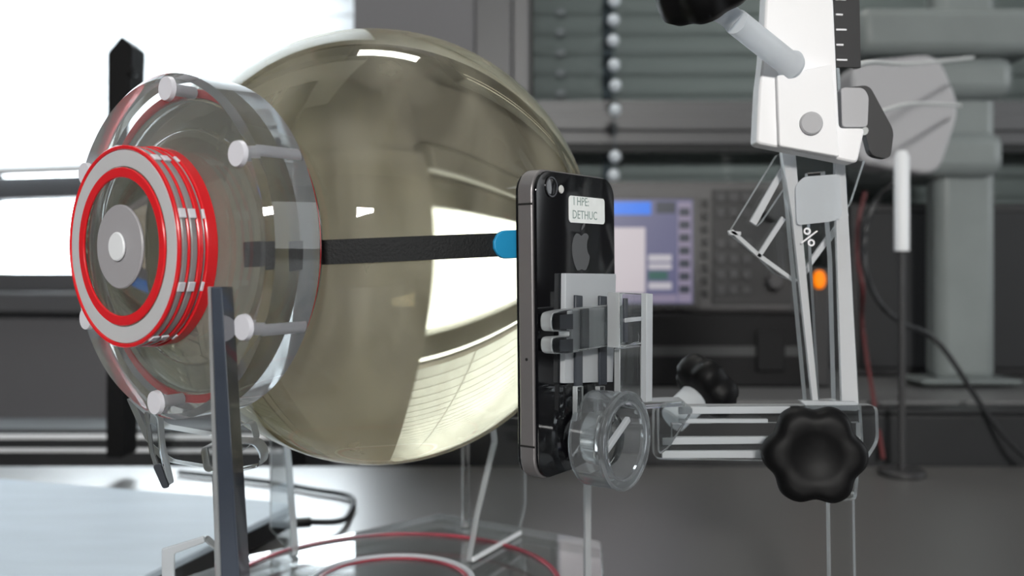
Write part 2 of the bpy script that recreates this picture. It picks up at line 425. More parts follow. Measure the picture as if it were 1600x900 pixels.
# ------------------------------------------------------------------ instruments
D = 1.02
t = thing('radio_tester', 'grey bench radio tester with a lit blue screen on the dark amplifier', 'instrument', W(1030, 490, D+.2))
def ir(bm, x0, y0, x1, y1, f=0, b=.006, d=D):       # rectangle of the front panel, f = proud of the panel
    p = W(x0, y1, d); q = W(x1, y0, d)
    return box(bm, ((p.x+q.x)/2, d-f+b/2, (p.z+q.z)/2), (q.x-p.x, b, q.z-p.z))
bm = B(); ir(bm, 792, 283, 1244, 489, 0, .17); link('housing', bm, INSTR, t, bevel=.006)
bm = B(); ir(bm, 1112, 296, 1238, 476, .0015, .004); link('key_panel', bm, INSTD, t, bevel=.001)
bz = link('screen_bezel', ir(B(), 862, 308, 1092, 482, .004, .006), INSTR, t, bevel=.003)
sc = link('screen', ir(B(), 872, 312, 1081, 474, .0052, .003), S_BG, t)
for r, m in (((874, 316, 1016, 336), S_BLUE), ((1024, 316, 1054, 334), S_DK), ((1058, 316, 1079, 472), S_LIL), ((874, 356, 1007, 458), S_WHITE), ((1012, 398, 1048, 409), S_KEY), ((1012, 412, 1048, 421), S_KEY), ((1012, 424, 1042, 437), S_GREEN), ((1012, 441, 1048, 452), S_KEY), ((874, 460, 1056, 472), S_LIL)):
    link('screen_field', ir(B(), *r, .0056, .001), m, sc)
k0 = None
for i in range(7):
    link('softkey_label', ir(B(), 1060, 326+i*20, 1076, 338+i*20, .006, .001), S_DK, sc)
for i in range(8): link('side_button', ir(B(), 1096, 312+i*20, 1106, 325+i*20, .004, .006), INSTD, t, bevel=.001)
for i in range(8): link('lower_button', ir(B(), 880+i*26, 479, 897+i*26, 485, .006, .006), INSTD, t, bevel=.001)
for j in range(7):
    for i in range(3):
        if j in (2,): continue
        link('key', ir(B(), 1118+i*20, 302+j*24, 1132+i*20, 316+j*24, .004, .004), KEY, t, bevel=.001)
for i, (x, y) in enumerate(((1205, 325), (1205, 440))):
    bm = B(); lathe(bm, disc_prof(0, .02, .016 if i == 0 else .009, .002), frame(W(x, y, D), (1, 0, 0), (0, 0, 1), (0, -1, 0)), 24, closed=False); link('rotary_knob' if i == 0 else 'socket', bm, INSTD if i == 0 else KEY, t)
t = thing('amplifier', 'low black amplifier box under the radio tester', 'amplifier', W(1040, 610, D+.2))
zt = W(0, 489.6, D).z; zb = SB+Z0
bm = B(); box(bm, (.125, D+.06, (zt+zb)/2), (.43, .17, zt-zb)); link('case', bm, AMP, t, bevel=.003)
bm = B(); ir(bm, 850, 541, 1252, 556, .001, .004, D-.025); link('stripe', bm, AMPS, t)
bm = B(); ir(bm, 1180, 515, 1225, 580, .006, .008, D-.025); link('handle', bm, AMP, t, bevel=.002)

# ------------------------------------------------------------------ right background: robot arm stand, ruler, cables, lamp
t = thing('robot_stand', 'pale grey robot stand with stacked housings at the right edge', 'machine', V(.52, 1.0, SB))
bm = B()
def rb(bm, x0, y0, x1, y1, d, dep):
    p = W(x0, y1, d); q = W(x1, y0, d); return box(bm, ((p.x+q.x)/2, d+dep/2, (p.z+q.z)/2), (q.x-p.x, dep, q.z-p.z))
link('column', rb(B(), 1466, -120, 1560, 598, 1.0, .04), ROBOT, t, bevel=.012)
link('upper_housing', rb(B(), 1344, 8, 1640, 82, .97, .16), ROBOT, t, bevel=.012)
link('middle_housing', rb(B(), 1362, 84, 1590, 150, .98, .14), ROBOT, t, bevel=.015)
link('lower_housing', rb(B(), 1384, 204, 1575, 274, .98, .13), ROBOT, t, bevel=.015)
bm = B(); prism(bm, round_poly([(-.04, -.06), (.05, -.075), (.075, .0), (.05, .06), (-.045, .05)], .02), .05, frame(W(1395, 168, .97), (1, 0, 0), (0, 0, 1), (0, 1, 0))); link('joint_cover', bm, CARR2, t, bevel=.004)
link('base', rb(B(), 1440, 594, 1600, 602, .985, .06), ROBOT, t, bevel=.004)
p = W(1407, 322, .8)
rd = thing('white_pipe', 'white upright pipe in front of the robot stand', 'pipe', W(1412, 700, .8))
bm = B(); lathe(bm, [(0, 0), (0, .0065), (.085, .0065), (.09, .004), (.09, 0)], frame(W(1409, 392, .8), (1, 0, 0), (0, 1, 0), (0, 0, 1)), 20, closed=False); link('pipe_body', bm, WHITE, rd)
bm = B(); lathe(bm, [(0, 0), (0, .003), (.2, .003), (.2, 0)], frame(V(W(1409, 392, .8).x, .8, TZ), (1, 0, 0), (0, 1, 0), (0, 0, 1)), 16, closed=False)
link('rod', bm, INSTD, rd)
bm = B(); lathe(bm, disc_prof(0, .006, .02, .001), frame(V(W(1409, 392, .8).x, .8, TZ), (1, 0, 0), (0, 1, 0), (0, 0, 1)), 24, closed=False); link('foot', bm, INSTD, rd)

# black ruler clamped behind the white carriage
t = thing('black_ruler', 'black ruler with white tick marks beside the white carriage', 'ruler', W(1325, 110, .388))
RM = frame(W(1325, 105, .388), (.776, .06, 0), (-.016, 0, .776), (0, .776, 0))
link('blade', prism(B(), [(-.0075, 0), (.0075, 0), (.0075, .075), (-.0075, .075)], .002, RM), INSTD, t)
for i in range(9): link('tick_mark', box(B(), (-.0045+(.0 if i % 2 else .001), .004+i*.0085, -.0002), (.004 if i % 2 else .006, .0009, .0004), RM), MARK, t)
link('holder', prism(B(), round_poly([(-.006, -.012), (.012, -.010), (.026, -.036), (.024, -.052), (.013, -.050), (.008, -.030), (-.006, -.026)], .004), .006, frame(W(1325, 105, .3895), (.776, 0, 0), (0, 0, .776), (0, .776, 0))), INSTD, t)
# cables
def cable(name, label, pts, r, m): return tag(link(name, tube(B(), pts, r, 10, 8), m), label, 'cable')
cable('cable', 'black cable looping down at the right of the posts', [W(1416, 262, .86), W(1402, 283, .86), W(1372, 310, .86), W(1352, 360, .86), W(1352, 420, .86), W(1372, 470, .86), W(1410, 505, .86), W(1470, 540, .88), V(.47, .80, TZ+.012), V(.56, .72, TZ+.006)], .0026, CABLE)
cable('cable', 'dark red cable behind the posts', [W(1352, 300, .9), W(1341, 350, .9), W(1339, 400, .9), W(1348, 450, .9), W(1349, 520, .92), V(.345, .825, TZ+.01)], .002, CABLER)
cable('cable', 'thin pale cable across the robot stand', [W(1336, 103, .392), W(1368, 97, .52), W(1420, 100, .74), W(1520, 90, .90)], .0016, CABLEW)
cable('cable', 'pale bent cable below the grey joint cover', [W(1350, 205, .388), W(1362, 186, .45), W(1385, 172, .6), W(1430, 162, .75), W(1500, 165, .93)], .0018, CABLEW)
t = thing('dark_cabinet', 'dark grey equipment cabinet behind the robot stand', 'cabinet', V(.72, 1.1, SB))
link('body', wbox(B(), (.42, 1.10, SB+.001), (1.15, 1.21, .09)), INSTD, t, bevel=.004)
link('door', wbox(B(), (.43, 1.092, SB+.01), (1.14, 1.0995, .08)), DUCT, t, bevel=.003)
t = thing('indicator_lamp', 'small orange lamp glowing between the slotted posts', 'lamp', W(1283, 455, 1.0))
bm = B(); lathe(bm, disc_prof(0, .012, .0075, .002), frame(W(1283, 437, .975), (.8, 0, 0), (0, 0, 1.35), (0, 1, 0)), 24, closed=False); link('lens', bm, ORANGE, t)
link('lamp_housing', rb(B(), 1270, 418, 1298, 604, .985, .02), INSTD, t, bevel=.003)

# ------------------------------------------------------------------ sphere phantom with flange and gasket plug
C = V(-.0621, .42, .0130); R = .1004
yaw, tilt = .637, -.0203
AX = Vector((-math.sin(yaw)*math.cos(tilt), -math.cos(yaw)*math.cos(tilt), math.sin(tilt)))
TX = Vector((math.cos(yaw), -math.sin(yaw), 0)); VX = AX.cross(TX)*1.0
if VX.z < 0: VX = -VX
AM = frame(C, TX, VX, AX)
sp = thing('sphere_phantom', 'large glass sphere filled with yellowish liquid and capped by a clear flange', 'sphere', C)
def sphere_prof(r, n=64): return [(r*math.cos(PI*i/n), r*math.sin(PI*i/n)) for i in range(n+1)]
link('glass_shell', lathe(B(), [(s, abs(r) if abs(r) > 1e-9 else 0) for s, r in sphere_prof(R)], AM, 128, closed=False), SHELL, sp, angle=180)
link('liquid', lathe(B(), [(s, abs(r) if abs(r) > 1e-9 else 0) for s, r in sphere_prof(R*.972)], AM, 128, closed=False), LIQ, sp, angle=180)
s0, s1, RF = .0914, .1148, .0638
fl = link('flange', lathe(B(), disc_prof(s0, s1, RF, .0022), AM, 128, closed=False), FLG, sp)
link('neck', lathe(B(), ring_prof(.0845, s0-.0003, .044, .0555), AM, 96), FLG, sp)
pf = C+AX*s1
phis = []
for px, py in ((265, 137), (382, 233), (386, 513), (247, 640)):
    q = plane_hit(px, py, pf, AX)-pf; phis.append(math.atan2(q.dot(VX), q.dot(TX)))
phis += [PI-phis[1], PI-phis[2]]
for ph in phis:
    o = TX*math.cos(ph)*.0577+VX*math.sin(ph)*.0577
    bm = B(); lathe(bm, [(s0+.0006, 0), (s0+.0006, .0022), (s1+.0001, .0022), (s1+.0001, .0046), (s1+.0018, .0043), (s1+.0018, 0)], frame(C+o, TX, VX, AX), 20, closed=False)
    link('screw', bm, SCREW, fl)
link('reflection_ring', lathe(B(), ring_prof(.0885, .0910, .0560, .0592, .0003), AM, 96), RED, sp)['label'] = 'red ring behind the flange, put in for red reflections'  # added red ring, mimics the red reflections near the flange rim
g = s1+.0002
pl = link('plug', lathe(B(), disc_prof(g+.0005, .1290, .0330, .0006), AM, 96, closed=False), ACR, sp)
for a, b, r0, r1 in ((g, g+.0044, .0334, .0366), (.1205, .1224, .0334, .0362), (.1252, .1262, .0334, .0360), (.1286, .1298, .0345, .0360)):
    link('red_gasket', lathe(B(), ring_prof(a, b, r0, r1, .0003), AM, 96), RED, sp)
for a, b in ((g+.0046, .1203), (.1226, .1250), (.1264, .1284)):
    link('clear_ring', lathe(B(), ring_prof(a, b, .0334, .0359, .0004), AM, 96), EDGE, sp)
link('face_gasket', lathe(B(), ring_prof(.1292, .1302, .0246, .0282, .0003), AM, 96), RED, sp)
link('pale_ring', lathe(B(), ring_prof(.1292, .1296, .0286, .0343, .0001), AM, 96), FROSTW, sp)
for i in range(9):
    a = math.radians(17+40*i); rr = TX*math.cos(a)+VX*math.sin(a); tt = AX.cross(rr)
    for sa in (.1187, .1238, .1275):
        link('white_tab', box(B(), (0, 0, 0), (.0007, .0034, .0026), frame(C+AX*sa+rr*.0362, rr, tt, AX)), SCREW, sp, bevel=.0002)
link('hub', lathe(B(), disc_prof(.1292, .1304, .0150, .0004), AM, 64, closed=False), HUB, sp)
link('hub_pin', lathe(B(), disc_prof(.1305, .1316, .0052, .0004), AM, 32, closed=False), WHITE, sp)

# strap over the front of the sphere
eye = Vector((0, 0, Z0))
def on_sphere(px, py, k=1.0):
    r = Vector(((px-800)/F, 1, (HZ-py)/F)).normalized(); oc = eye-C; b = r.dot(oc); c = oc.length_squared-(R*k)**2; h = b*b-c
    return eye+r*(-b-math.sqrt(max(h, 0)))
pa, pb = on_sphere(512, 394), on_sphere(790, 382)
pn = (pa-eye).cross(pb-eye).normalized()
if pn.z < 0: pn = -pn
cc = C-pn*(C-eye).dot(pn); rc = math.sqrt(R*R-(C-cc).length_squared)
ex = (pa-cc).normalized(); ey = pn.cross(ex)
ab = math.atan2((pb-cc).dot(ey), (pb-cc).dot(ex))
def strap(bm, t0, t1, hw, th, n=48, round_end=False):
    rows = []
    for i in range(n+1):
        t = t0+(t1-t0)*i/n; rad = ex*math.cos(t)+ey*math.sin(t)
        h = hw
        if round_end:
            u = abs(t-t0)*rc
            if u < hw: h = max(hw*.25, math.sqrt(max(0, hw*hw-(hw-u)**2)))
        row = []
        for k in (-1, -.5, 0, .5, 1):
            q = cc+rad*rc+pn*h*k; dirn = (q-C).normalized(); row.append((bm.verts.new(C+dirn*(R+.0002)), bm.verts.new(C+dirn*(R+.0002+th))))
        rows.append(row)
    for a, b in zip(rows, rows[1:]):
        for j in range(4):
            bm.faces.new((a[j][0], a[j+1][0], b[j+1][0], b[j][0])); bm.faces.new((a[j][1], b[j][1], b[j+1][1], a[j+1][1]))
        bm.faces.new((a[0][0], b[0][0], b[0][1], a[0][1])); bm.faces.new((a[4][0], a[4][1], b[4][1], b[4][0]))
    for a in (rows[0], rows[-1]):
        for j in range(4): bm.faces.new((a[j][0], a[j][1], a[j+1][1], a[j+1][0]))
    return bm
st = thing('strap', 'black fabric strap with a blue end wrapped around the sphere', 'strap', pa)
link('band', strap(B(), -.22*(1 if ab > 0 else -1), ab, .0044, .0009), STRAP, st)
dab = (1 if ab > 0 else -1)
link('blue_tab', strap(B(), ab-.065*dab, ab+.30*dab, .0053, .0022, 24, True), BLUE, st, bevel=.0004)['label'] = 'rounded blue tape end'

# ------------------------------------------------------------------ smartphone
U = Vector((.59, .807, 0)).normalized(); N = Vector((U.y, -U.x, 0))
lean = Matrix.Rotation(math.radians(1.0), 3, N)
ZP = Vector((0, 0, 1))
P0 = Vector((W(838, 431, .3228).x, .3228, Z0))           # foot of the near back edge at eye level
zc = ((HZ-259)+(HZ-755))/2/F*.3228
U2 = (lean @ U); Z2 = (lean @ ZP)
PO = P0+U*.0293+ZP*zc                                    # centre of the back face
PM = frame(PO, U2, Z2, N)                                # x across, y up, z out of the back
def PL(px, py, b): # point of the photograph on the plane b in front of the phone back, in phone coordinates
    return PM.inverted() @ plane_hit(px, py, PO+N*b, N)
ph = thing('smartphone', 'black smartphone with graphite edge and white sticker held beside the sphere', 'phone', PM @ Vector((0, -.0576, 0)))
w_, h_, t_ = .0586, .1152, .0093
link('edge_band', prism(B(), rrect(-w_/2, -h_/2, w_/2, h_/2, .0088, 10), .0066, PM @ Matrix.Translation((0, 0, -t_+.00135))), BAND, ph, bevel=.0006)
link('back_panel', prism(B(), rrect(-w_/2+.0007, -h_/2+.0007, w_/2-.0007, h_/2-.0007, .0082, 10), .0013, PM @ Matrix.Translation((0, 0, -.0013))), BACK, ph, bevel=.0003)
link('screen_panel', prism(B(), rrect(-w_/2+.0007, -h_/2+.0007, w_/2-.0007, h_/2-.0007, .0082, 10), .0013, PM @ Matrix.Translation((0, 0, -t_))), BACK, ph, bevel=.0003)
for y in (-.0445, .0445):
    link('band_seam', box(B(), (-w_/2-.00001, y, -t_/2), (.0003, .0007, .0067), PM), SEAM, ph)
c = PL(861, 292, 0)
cx, cy = c.x, c.y
link('camera_ring', lathe(B(), ring_prof(-.0002, .0005, .0031, .0040, .0002), PM @ Matrix.Translation((cx, cy, 0)), 40), RIM, ph)
link('camera_lens', lathe(B(), [(-.0002, 0), (-.0002, .003), (.0002, .003), (.0004, .0012), (.0004, 0)], PM @ Matrix.Translation((cx, cy, 0)), 32, closed=False), LENS, ph)
link('flash', lathe(B(), disc_prof(-.0002, .0004, .0016, .0002), PM @ Matrix.Translation((cx+.0068, cy-.0005, 0)), 24, closed=False), FLASH, ph)
a, b = PL(888, 309, 0), PL(944, 349, 0)
sx0, sx1, sy0, sy1 = a.x, b.x, PL(915, 349, 0).y, PL(915, 308, 0).y
stk = link('sticker', prism(B(), rrect(sx0, sy0, sx1, sy1, .0016), .0002, PM @ Matrix.Translation((0, 0, .0001))), STICK, ph)
stk['label'] = 'white handwritten sticker'
def text(body, size, M, m, parent, ext=.00003, name='lettering'):
    cu = bpy.data.curves.new(name, 'FONT'); cu.body = body; cu.size = size; cu.extrude = ext; cu.resolution_u = 3
    o = bpy.data.objects.new(name, cu); COL.objects.link(o)
    bpy.context.view_layer.update()
    me = bpy.data.meshes.new_from_object(o.evaluated_get(bpy.context.evaluated_depsgraph_get()))
    bpy.data.objects.remove(o); bpy.data.curves.remove(cu)
    me.transform(M); me.materials.clear(); me.materials.append(m); me.name = name
    o = bpy.data.objects.new(name, me); COL.objects.link(o); attach(o, parent)
    return o
text('I HPE:', .0047, PM @ Matrix.Translation((sx0+.003, sy0+.0068, .00034)), INK, stk)
text('DETHUC', .0047, PM @ Matrix.Translation((sx0+.0022, sy0+.0016, .00034)), INK, stk)
# fruit shaped emblem with a bite and a leaf
lc = PL(908, 390, 0)
pts = []
hw, hh = .0072, .0075
outl = [(0, .80), (.25, .95), (.55, .98), (.80, .82), (.62, .58), (.56, .25), (.66, -.05), (.90, -.25), (.72, -.68), (.45, -.98), (.22, -.98), (0, -.90), (-.22, -.98), (-.45, -.98), (-.75, -.62), (-.95, -.1), (-.95, .35), (-.78, .75), (-.50, .96), (-.22, .93)]
lg = link('emblem', prism(B(), round_poly([(x*hw, y*hh) for x, y in outl], .0012, 4), .0001, PM @ Matrix.Translation((lc.x, lc.y-.0008, .00005))), LOGO, ph)
link('emblem_leaf', prism(B(), round_poly([(0, 1.08*hh), (.06*hw, 1.3*hh), (.42*hw, 1.62*hh), (.40*hw, 1.35*hh)], .0008, 4), .0001, PM @ Matrix.Translation((lc.x, lc.y-.0008, .00005))), LOGO, ph)
link('microphone_hole', lathe(B(), disc_prof(-.0001, .0001, .0006, .00005), frame(PM @ Vector((-w_/2, -.0125, -.0045)), N, Z2, -U2), 12, closed=False), SEAM, ph)

# ------------------------------------------------------------------ clear acrylic phone positioner
po = thing('phone_positioner', 'clear acrylic phone positioner with black knobs and white carriage behind the phone', 'holder', V(.15, .39, TZ))
def pl2(px, py, b): v = PL(px, py, b); return (v.x, v.y)
def onphone(name, pts, b, th, m, bevel=.0003, r=.0, parent=po, mside=None, holes=()):
    q = [pl2(x, y, b+th) for x, y in pts]
    if r: q = round_poly(q, r)
    return link(name, prism(B(), q, th, PM @ Matrix.Translation((0, 0, b)), 0, mside, [[pl2(x, y, b+th) for x, y in h] for h in holes]), m, parent, bevel=bevel)
onphone('pressure_pad', [(882, 599), (958, 597), (963, 428), (884, 427)], .0004, .0022, FROST)
onphone('dark_slot', [(900, 604), (911, 603), (911, 462), (900, 461)], .0028, .0012, DARKBG)  # dark strips put in where the see-through slots look dark
onphone('dark_slot', [(938, 602), (949, 601), (949, 463), (938, 462)], .0028, .0012, DARKBG)
fork = [(862, 518), (862, 489), (884, 484), (968, 476), (968, 538), (888, 553), (863, 553), (862, 527), (890, 525), (890, 518)]
onphone('clamp_fork', fork, .0042, .0050, [ACR, EDGE], r=.0028, mside=1, bevel=.0005)
onphone('fork_pad', [(866, 514), (866, 492), (886, 490), (886, 514)], .0041, .0004, DARKBG, bevel=0)
onphone('fork_pad', [(866, 549), (866, 531), (886, 529), (886, 549)], .0041, .0004, DARKBG, bevel=0)
# standing block at the right of the fork
def boxL(bm, a0, y0, b0, a1, y1, b1, mi=0): return box(bm, ((a0+a1)/2, (y0+y1)/2, (b0+b1)/2), (a1-a0, y1-y0, b1-b0), PM, mi)
q0 = PL(968, 458, .0142); q1 = PL(1013, 538, .0142)
bm = B(); prism(bm, [pl2(968, 457, .016), pl2(1013, 459, .016), pl2(1013, 536, .016), pl2(968, 544, .016)], .0055, PM @ Matrix.Translation((0, 0, .0105)), 0, 1)
link('clamp_block', bm, [ACR, EDGE], po, bevel=.0004)
bm = B(); prism(bm, [pl2(974, 497, .0165), pl2(1010, 494, .0165), pl2(1010, 500, .0165), pl2(974, 504, .0165)], .0012, PM @ Matrix.Translation((0, 0, .0162)))
link('cross_bar', bm, FROST, po, bevel=.0002)
bm = B(); prism(bm, [pl2(974, 535, .0165), pl2(979, 535, .0165), pl2(979, 466, .0165), pl2(974, 466, .0165)], .0010, PM @ Matrix.Translation((0, 0, .0162)))
link('cross_bar', bm, DARKBG, po, bevel=.0002)
bm = B(); prism(bm, [pl2(1003, 458, .018), pl2(1013, 459, .018), pl2(1012, 626, .018), pl2(1002, 628, .018)], .0025, PM @ Matrix.Translation((0, 0, .0176)), 0, 1)
link('upright_strip', bm, [FROST, EDGE], po, bevel=.0003)
bm = B(); prism(bm, [pl2(968, 545, .012), pl2(1003, 540, .012), pl2(1003, 628, .012), pl2(968, 632, .012)], .0028, PM @ Matrix.Translation((0, 0, .0095)), 0, 1)
link('upright_plate', bm, [ACR, EDGE], po, bevel=.0003)
for x0, x1 in ((902, 912), (937, 946)):
    onphone('leg_strip', [(x0, 660), (x1, 657), (x1, 603), (x0, 604)], .0030, .0022, [ACR, EDGE], mside=1)
# swivel ring
rc_ = PL(946, 685, .009)
RMx = PM @ Matrix.Translation((rc_.x, rc_.y, 0))
link('swivel_ring', lathe(B(), ring_prof(.003, .0172, .0150, .0186, .0008), RMx, 72), DIM, po)
link('swivel_rim', lathe(B(), ring_prof(.0173, .0190, .0146, .0190, .0005), RMx, 72), DIM, po)
link('swivel_core', lathe(B(), disc_prof(.004, .0120, .0105, .0008), RMx, 48, closed=False), ACR, po)
bm = B(); box(bm, (0, .001, .0135), (.024, .0022, .002), RMx @ Matrix.Rotation(.5, 4, 'Z')); link('swivel_bar', bm, FROST, po, bevel=.0003)
# slotted horizontal rail to the right, across the view
DR = .385
def facing(name, pts, d, th, m, r=0, bevel=.0004, holes=(), mside=1, parent=po, dd=0):
    o = W(1200, 500, d); M = frame(o, Vector((1, dd, 0)).normalized(), (0, 0, 1), (0, 1, 0))
    s = d/F
    def cv(p): return ((p[0]-1200)*s, (500-p[1])*s)
    q = [cv(p) for p in pts]
    if r: q = round_poly(q, r)
    return link(name, prism(B(), q, th, M, 0, mside, [[cv(p) for p in h] for h in holes]), m, parent, bevel=bevel)
AE = [ACR, EDGE]
facing('slotted_rail', [(1022, 634), (1372, 633), (1374, 690), (1352, 724), (1022, 718)], DR, .0055, AE, r=.0035, holes=[[(1050, 662), (1345, 661), (1345, 684), (1050, 685)]])
facing('rail_glint', [(1060, 636), (1235, 635), (1235, 646), (1060, 647)], DR-.0024, .002, [FROST, EDGE], bevel=.0002)  # pale strips put in for the bright edge lines of the clear rail
facing('rail_glint', [(1035, 684), (1235, 682), (1235, 693), (1035, 695)], DR-.0024, .002, [FROST, EDGE], bevel=.0002)
facing('rail_glint', [(1060, 655), (1200, 655), (1200, 661), (1060, 661)], DR-.0024, .002, [FROST, EDGE], bevel=.0002)
facing('rail_glint', [(1035, 705), (1230, 704), (1230, 716), (1035, 716)], DR-.0024, .002, [FROST, EDGE], bevel=.0002)
facing('rail_bracket', [(1028, 634), (1062, 622), (1085, 640), (1046, 700), (1030, 712)], DR-.005, .0045, AE, r=.002)
facing('rail_arm', [(1000, 628), (1070, 626), (1072, 634), (1000, 640)], DR-.008, .012, AE, r=.001)
# slotted posts
facing('slotted_post', [(1196, -60), (1302, -60), (1347, 700), (1338, 782), (1290, 782), (1262, 640)], DR+.0062, .0058, AE, r=.002, holes=[[(1262, 270), (1289, 268), (1300, 400), (1306, 625), (1281, 626), (1268, 400)]])
facing('post_strip', [(1222, 238), (1243, 238), (1251, 330), (1279, 630), (1270, 630), (1238, 340)], DR+.0035, .0024, [FROSTW, EDGE], bevel=.0002)
facing('post_strip', [(1304, 240), (1320, 240), (1342, 640), (1316, 640), (1308, 400)], DR+.0035, .0024, [FROSTW, EDGE], bevel=.0002)
facing('end_block', [(1250, 626), (1340, 628), (1340, 642), (1268, 640)], DR+.001, .004, [FROST, EDGE], r=.001)
# lobed knobs
def knob(name, M, r, hgt, m=BLK, lobes=6):
    bm = B(); n = 96; rows = []
    for z, k in ((0, .55), (.08, .80), (.25, .96), (.55, 1.0), (.80, .97), (.95, .88), (1.0, .76)):
        row = []
        for i in range(n):
            a = 2*PI*i/n; lob = 1-.135*(.5-.5*math.cos(lobes*a))**1.6
            row.append(bm.verts.new(M @ Vector((r*k*lob*math.cos(a), r*k*lob*math.sin(a), hgt*z))))
        rows.append(row)
    for z, k in ((1.0, .46), (.96, .42), (.96, .0)):
        if k: rows.append([bm.verts.new(M @ Vector((r*k*math.cos(2*PI*i/n), r*k*math.sin(2*PI*i/n), hgt*z))) for i in range(n)])
    for a, b in zip(rows, rows[1:]):
        for i in range(n): bm.faces.new((a[i], a[(i+1) % n], b[(i+1) % n], b[i]))
    bm.faces.new(rows[0]); bm.faces.new(rows[-1])
    return link(name, bm, m, po, angle=50)
KD = .366
kn = Vector((-.16, -1, .06)).normalized(); kx = Vector((0, 0, 1)).cross(kn).normalized(); ky = kn.cross(kx)
knob('knob', frame(W(1266, 705, .375), kx, ky, kn), .0212, .016)
bm = B(); lathe(bm, disc_prof(-.008, .001, .006, .0005), frame(W(1266, 705, .375), kx, ky, kn), 24, closed=False); link('knob_stem', bm, SCREW, po)
kn = Vector((.70, .30, .58)).normalized(); kx = Vector((0, 1, 0)).cross(kn).normalized(); ky = kn.cross(kx)
KB = W(1074, 632, .43)
knob('knob', frame(KB+kn*.006, kx, ky, kn), .0175, .015)
bm = B(); lathe(bm, disc_prof(-.012, .006, .0072, .001), frame(KB, kx, ky, kn), 32, closed=False); link('ferrule', bm, FROST, po)
# white carriage on the posts
facing('carriage_block', [(1200, -60), (1300, -60), (1308, 120), (1312, 200), (1352, 200), (1340, 255), (1182, 224), (1186, 140), (1192, 90)], DR-.012, .0105, CARR, r=.002, bevel=.001, mside=0)
facing('carriage_face', [(1214, 118), (1300, 100), (1312, 245), (1218, 228)], DR-.0155, .0034, CARR, r=.001, bevel=.0008, mside=0)
facing('side_tab', [(1314, 136), (1350, 137), (1358, 150), (1356, 199), (1316, 199)], DR-.010, .008, CARR2, r=.002, mside=0)
bm = B(); lathe(bm, disc_prof(-.004, .0014, .0048, .0006), frame(W(1267, 193, DR-.0158), (1, 0, 0), (0, 0, 1), (0, -1, 0)), 32, closed=False); link('bolt_head', bm, CARR2, po)
pA, pB = W(1150, 34, .345), W(1238, 104, .372)
ra = (pA-pB).normalized(); rx = Vector((0, 1, 0)).cross(ra).normalized(); ry = ra.cross(rx)
bm = B(); lathe(bm, [(0, 0), (0, .0058), (.002, .0064), (.004, .0052), ((pA-pB).length, .0050), ((pA-pB).length, 0)], frame(pB, rx, ry, ra), 32, closed=False); link('lever_rod', bm, FROST, po)
kn = Vector((-.45, -.55, .75)).normalized(); kx = Vector((0, 1, 0)).cross(kn).normalized(); ky = kn.cross(kx)
knob('knob', frame(W(1112, 12, .343), kx, ky, kn), .0195, .017)
bm = B(); tube(bm, [pA, W(1135, 22, .345), W(1118, 14, .344)], .0045, 16, 4); link('rod_neck', bm, FROST, po)
# tilted angle plate behind the posts
facing('angle_plate', [(1216, 240), (1140, 364), (1186, 402), (1212, 428), (1242, 440), (1330, 318), (1352, 250)], .403, .004, AE, r=.0012,
       holes=[[(1232, 262), (1176, 348), (1184, 354), (1192, 346), (1240, 275)]])
facing('angle_plate_edge', [(1226, 252), (1234, 256), (1182, 352), (1172, 346)], .4005, .002, [FROSTW, EDGE], bevel=.0002)
facing('angle_plate_edge', [(1222, 338), (1228, 343), (1188, 404), (1182, 400)], .4005, .002, [FROSTW, EDGE], bevel=.0002)
facing('angle_plate_edge', [(1320, 330), (1327, 336), (1249, 442), (1242, 438)], .4005, .002, [FROSTW, EDGE], bevel=.0002)
facing('pointer_tip', [(1138, 360), (1158, 362), (1158, 368), (1140, 367)], .4005, .002, FROSTW, bevel=.0002, mside=0)
facing('angle_plate_edge', [(1141, 362), (1145, 358), (1188, 396), (1244, 437), (1241, 442), (1184, 402)], .4005, .002, [FROSTW, EDGE], bevel=.0002)
facing('scale_sticker', [(1243, 290), (1256, 276), (1312, 272), (1316, 340), (1300, 346), (1245, 352)], DR+.0015, .0006, FROST, r=.002, mside=0, bevel=0)
text('%', .0105, frame(W(1248, 378, DR+.0012), Vector((.94, 0, -.34)), Vector((.34, 0, .94)), Vector((0, -1, 0))), MARK, po, .0001, 'engraved_mark')
# foot of the post reaching the bench
facing('post_foot', [(1296, 770), (1336, 770), (1340, 1050), (1300, 1050)], DR+.0125, .005, AE, bevel=.0004)
link('foot_plate', box(B(), (W(1318, 500, .40).x, .405, Z0+TZ+.0036), (.07, .07, .006)), ACR, po, bevel=.0006)

# ------------------------------------------------------------------ clear base plate with red rings, and the sphere stand
PT = TZ+.02
bp = thing('base_plate', 'thick clear acrylic base plate with red rings under the sphere', 'plate', V(-.06, .46, TZ))
poly = [(-.048, .600), (.054, .536), (.045, .42), (-.02, .345), (-.16, .37), (-.19, .45), (-.153, .508)]
link('plate', prism(B(), round_poly(poly, .004), .0195, Matrix.Translation((0, 0, Z0+TZ+.0003)), 0, 1), [ACR, EDGE], bp, bevel=.0008)
BM = Matrix.Translation((-.063, .461, Z0+PT))
REDT = mat('dull_red_ring', (.30, .03, .05), .35, noise=.4, nscale=40)
link('red_ring', lathe(B(), ring_prof(.0001, .0012, .0860, .0892, .0003), BM, 96), REDT, bp)
link('red_ring', lathe(B(), ring_prof(.0001, .0012, .0385, .0412, .0003), BM, 96), REDT, bp)
link('clear_ring', lathe(B(), ring_prof(.0001, .0022, .0415, .0440, .0003), BM, 96), FROST, bp)
ss = thing('sphere_stand', 'clear acrylic plates standing on the base plate to cradle the sphere', 'stand', V(-.03, .52, PT))
A_ = V(-.0261, .4965, PT+.0005); Bq = V(.0012, .549, PT+.0005); du = (Bq-A_).normalized(); L = (Bq-A_).length
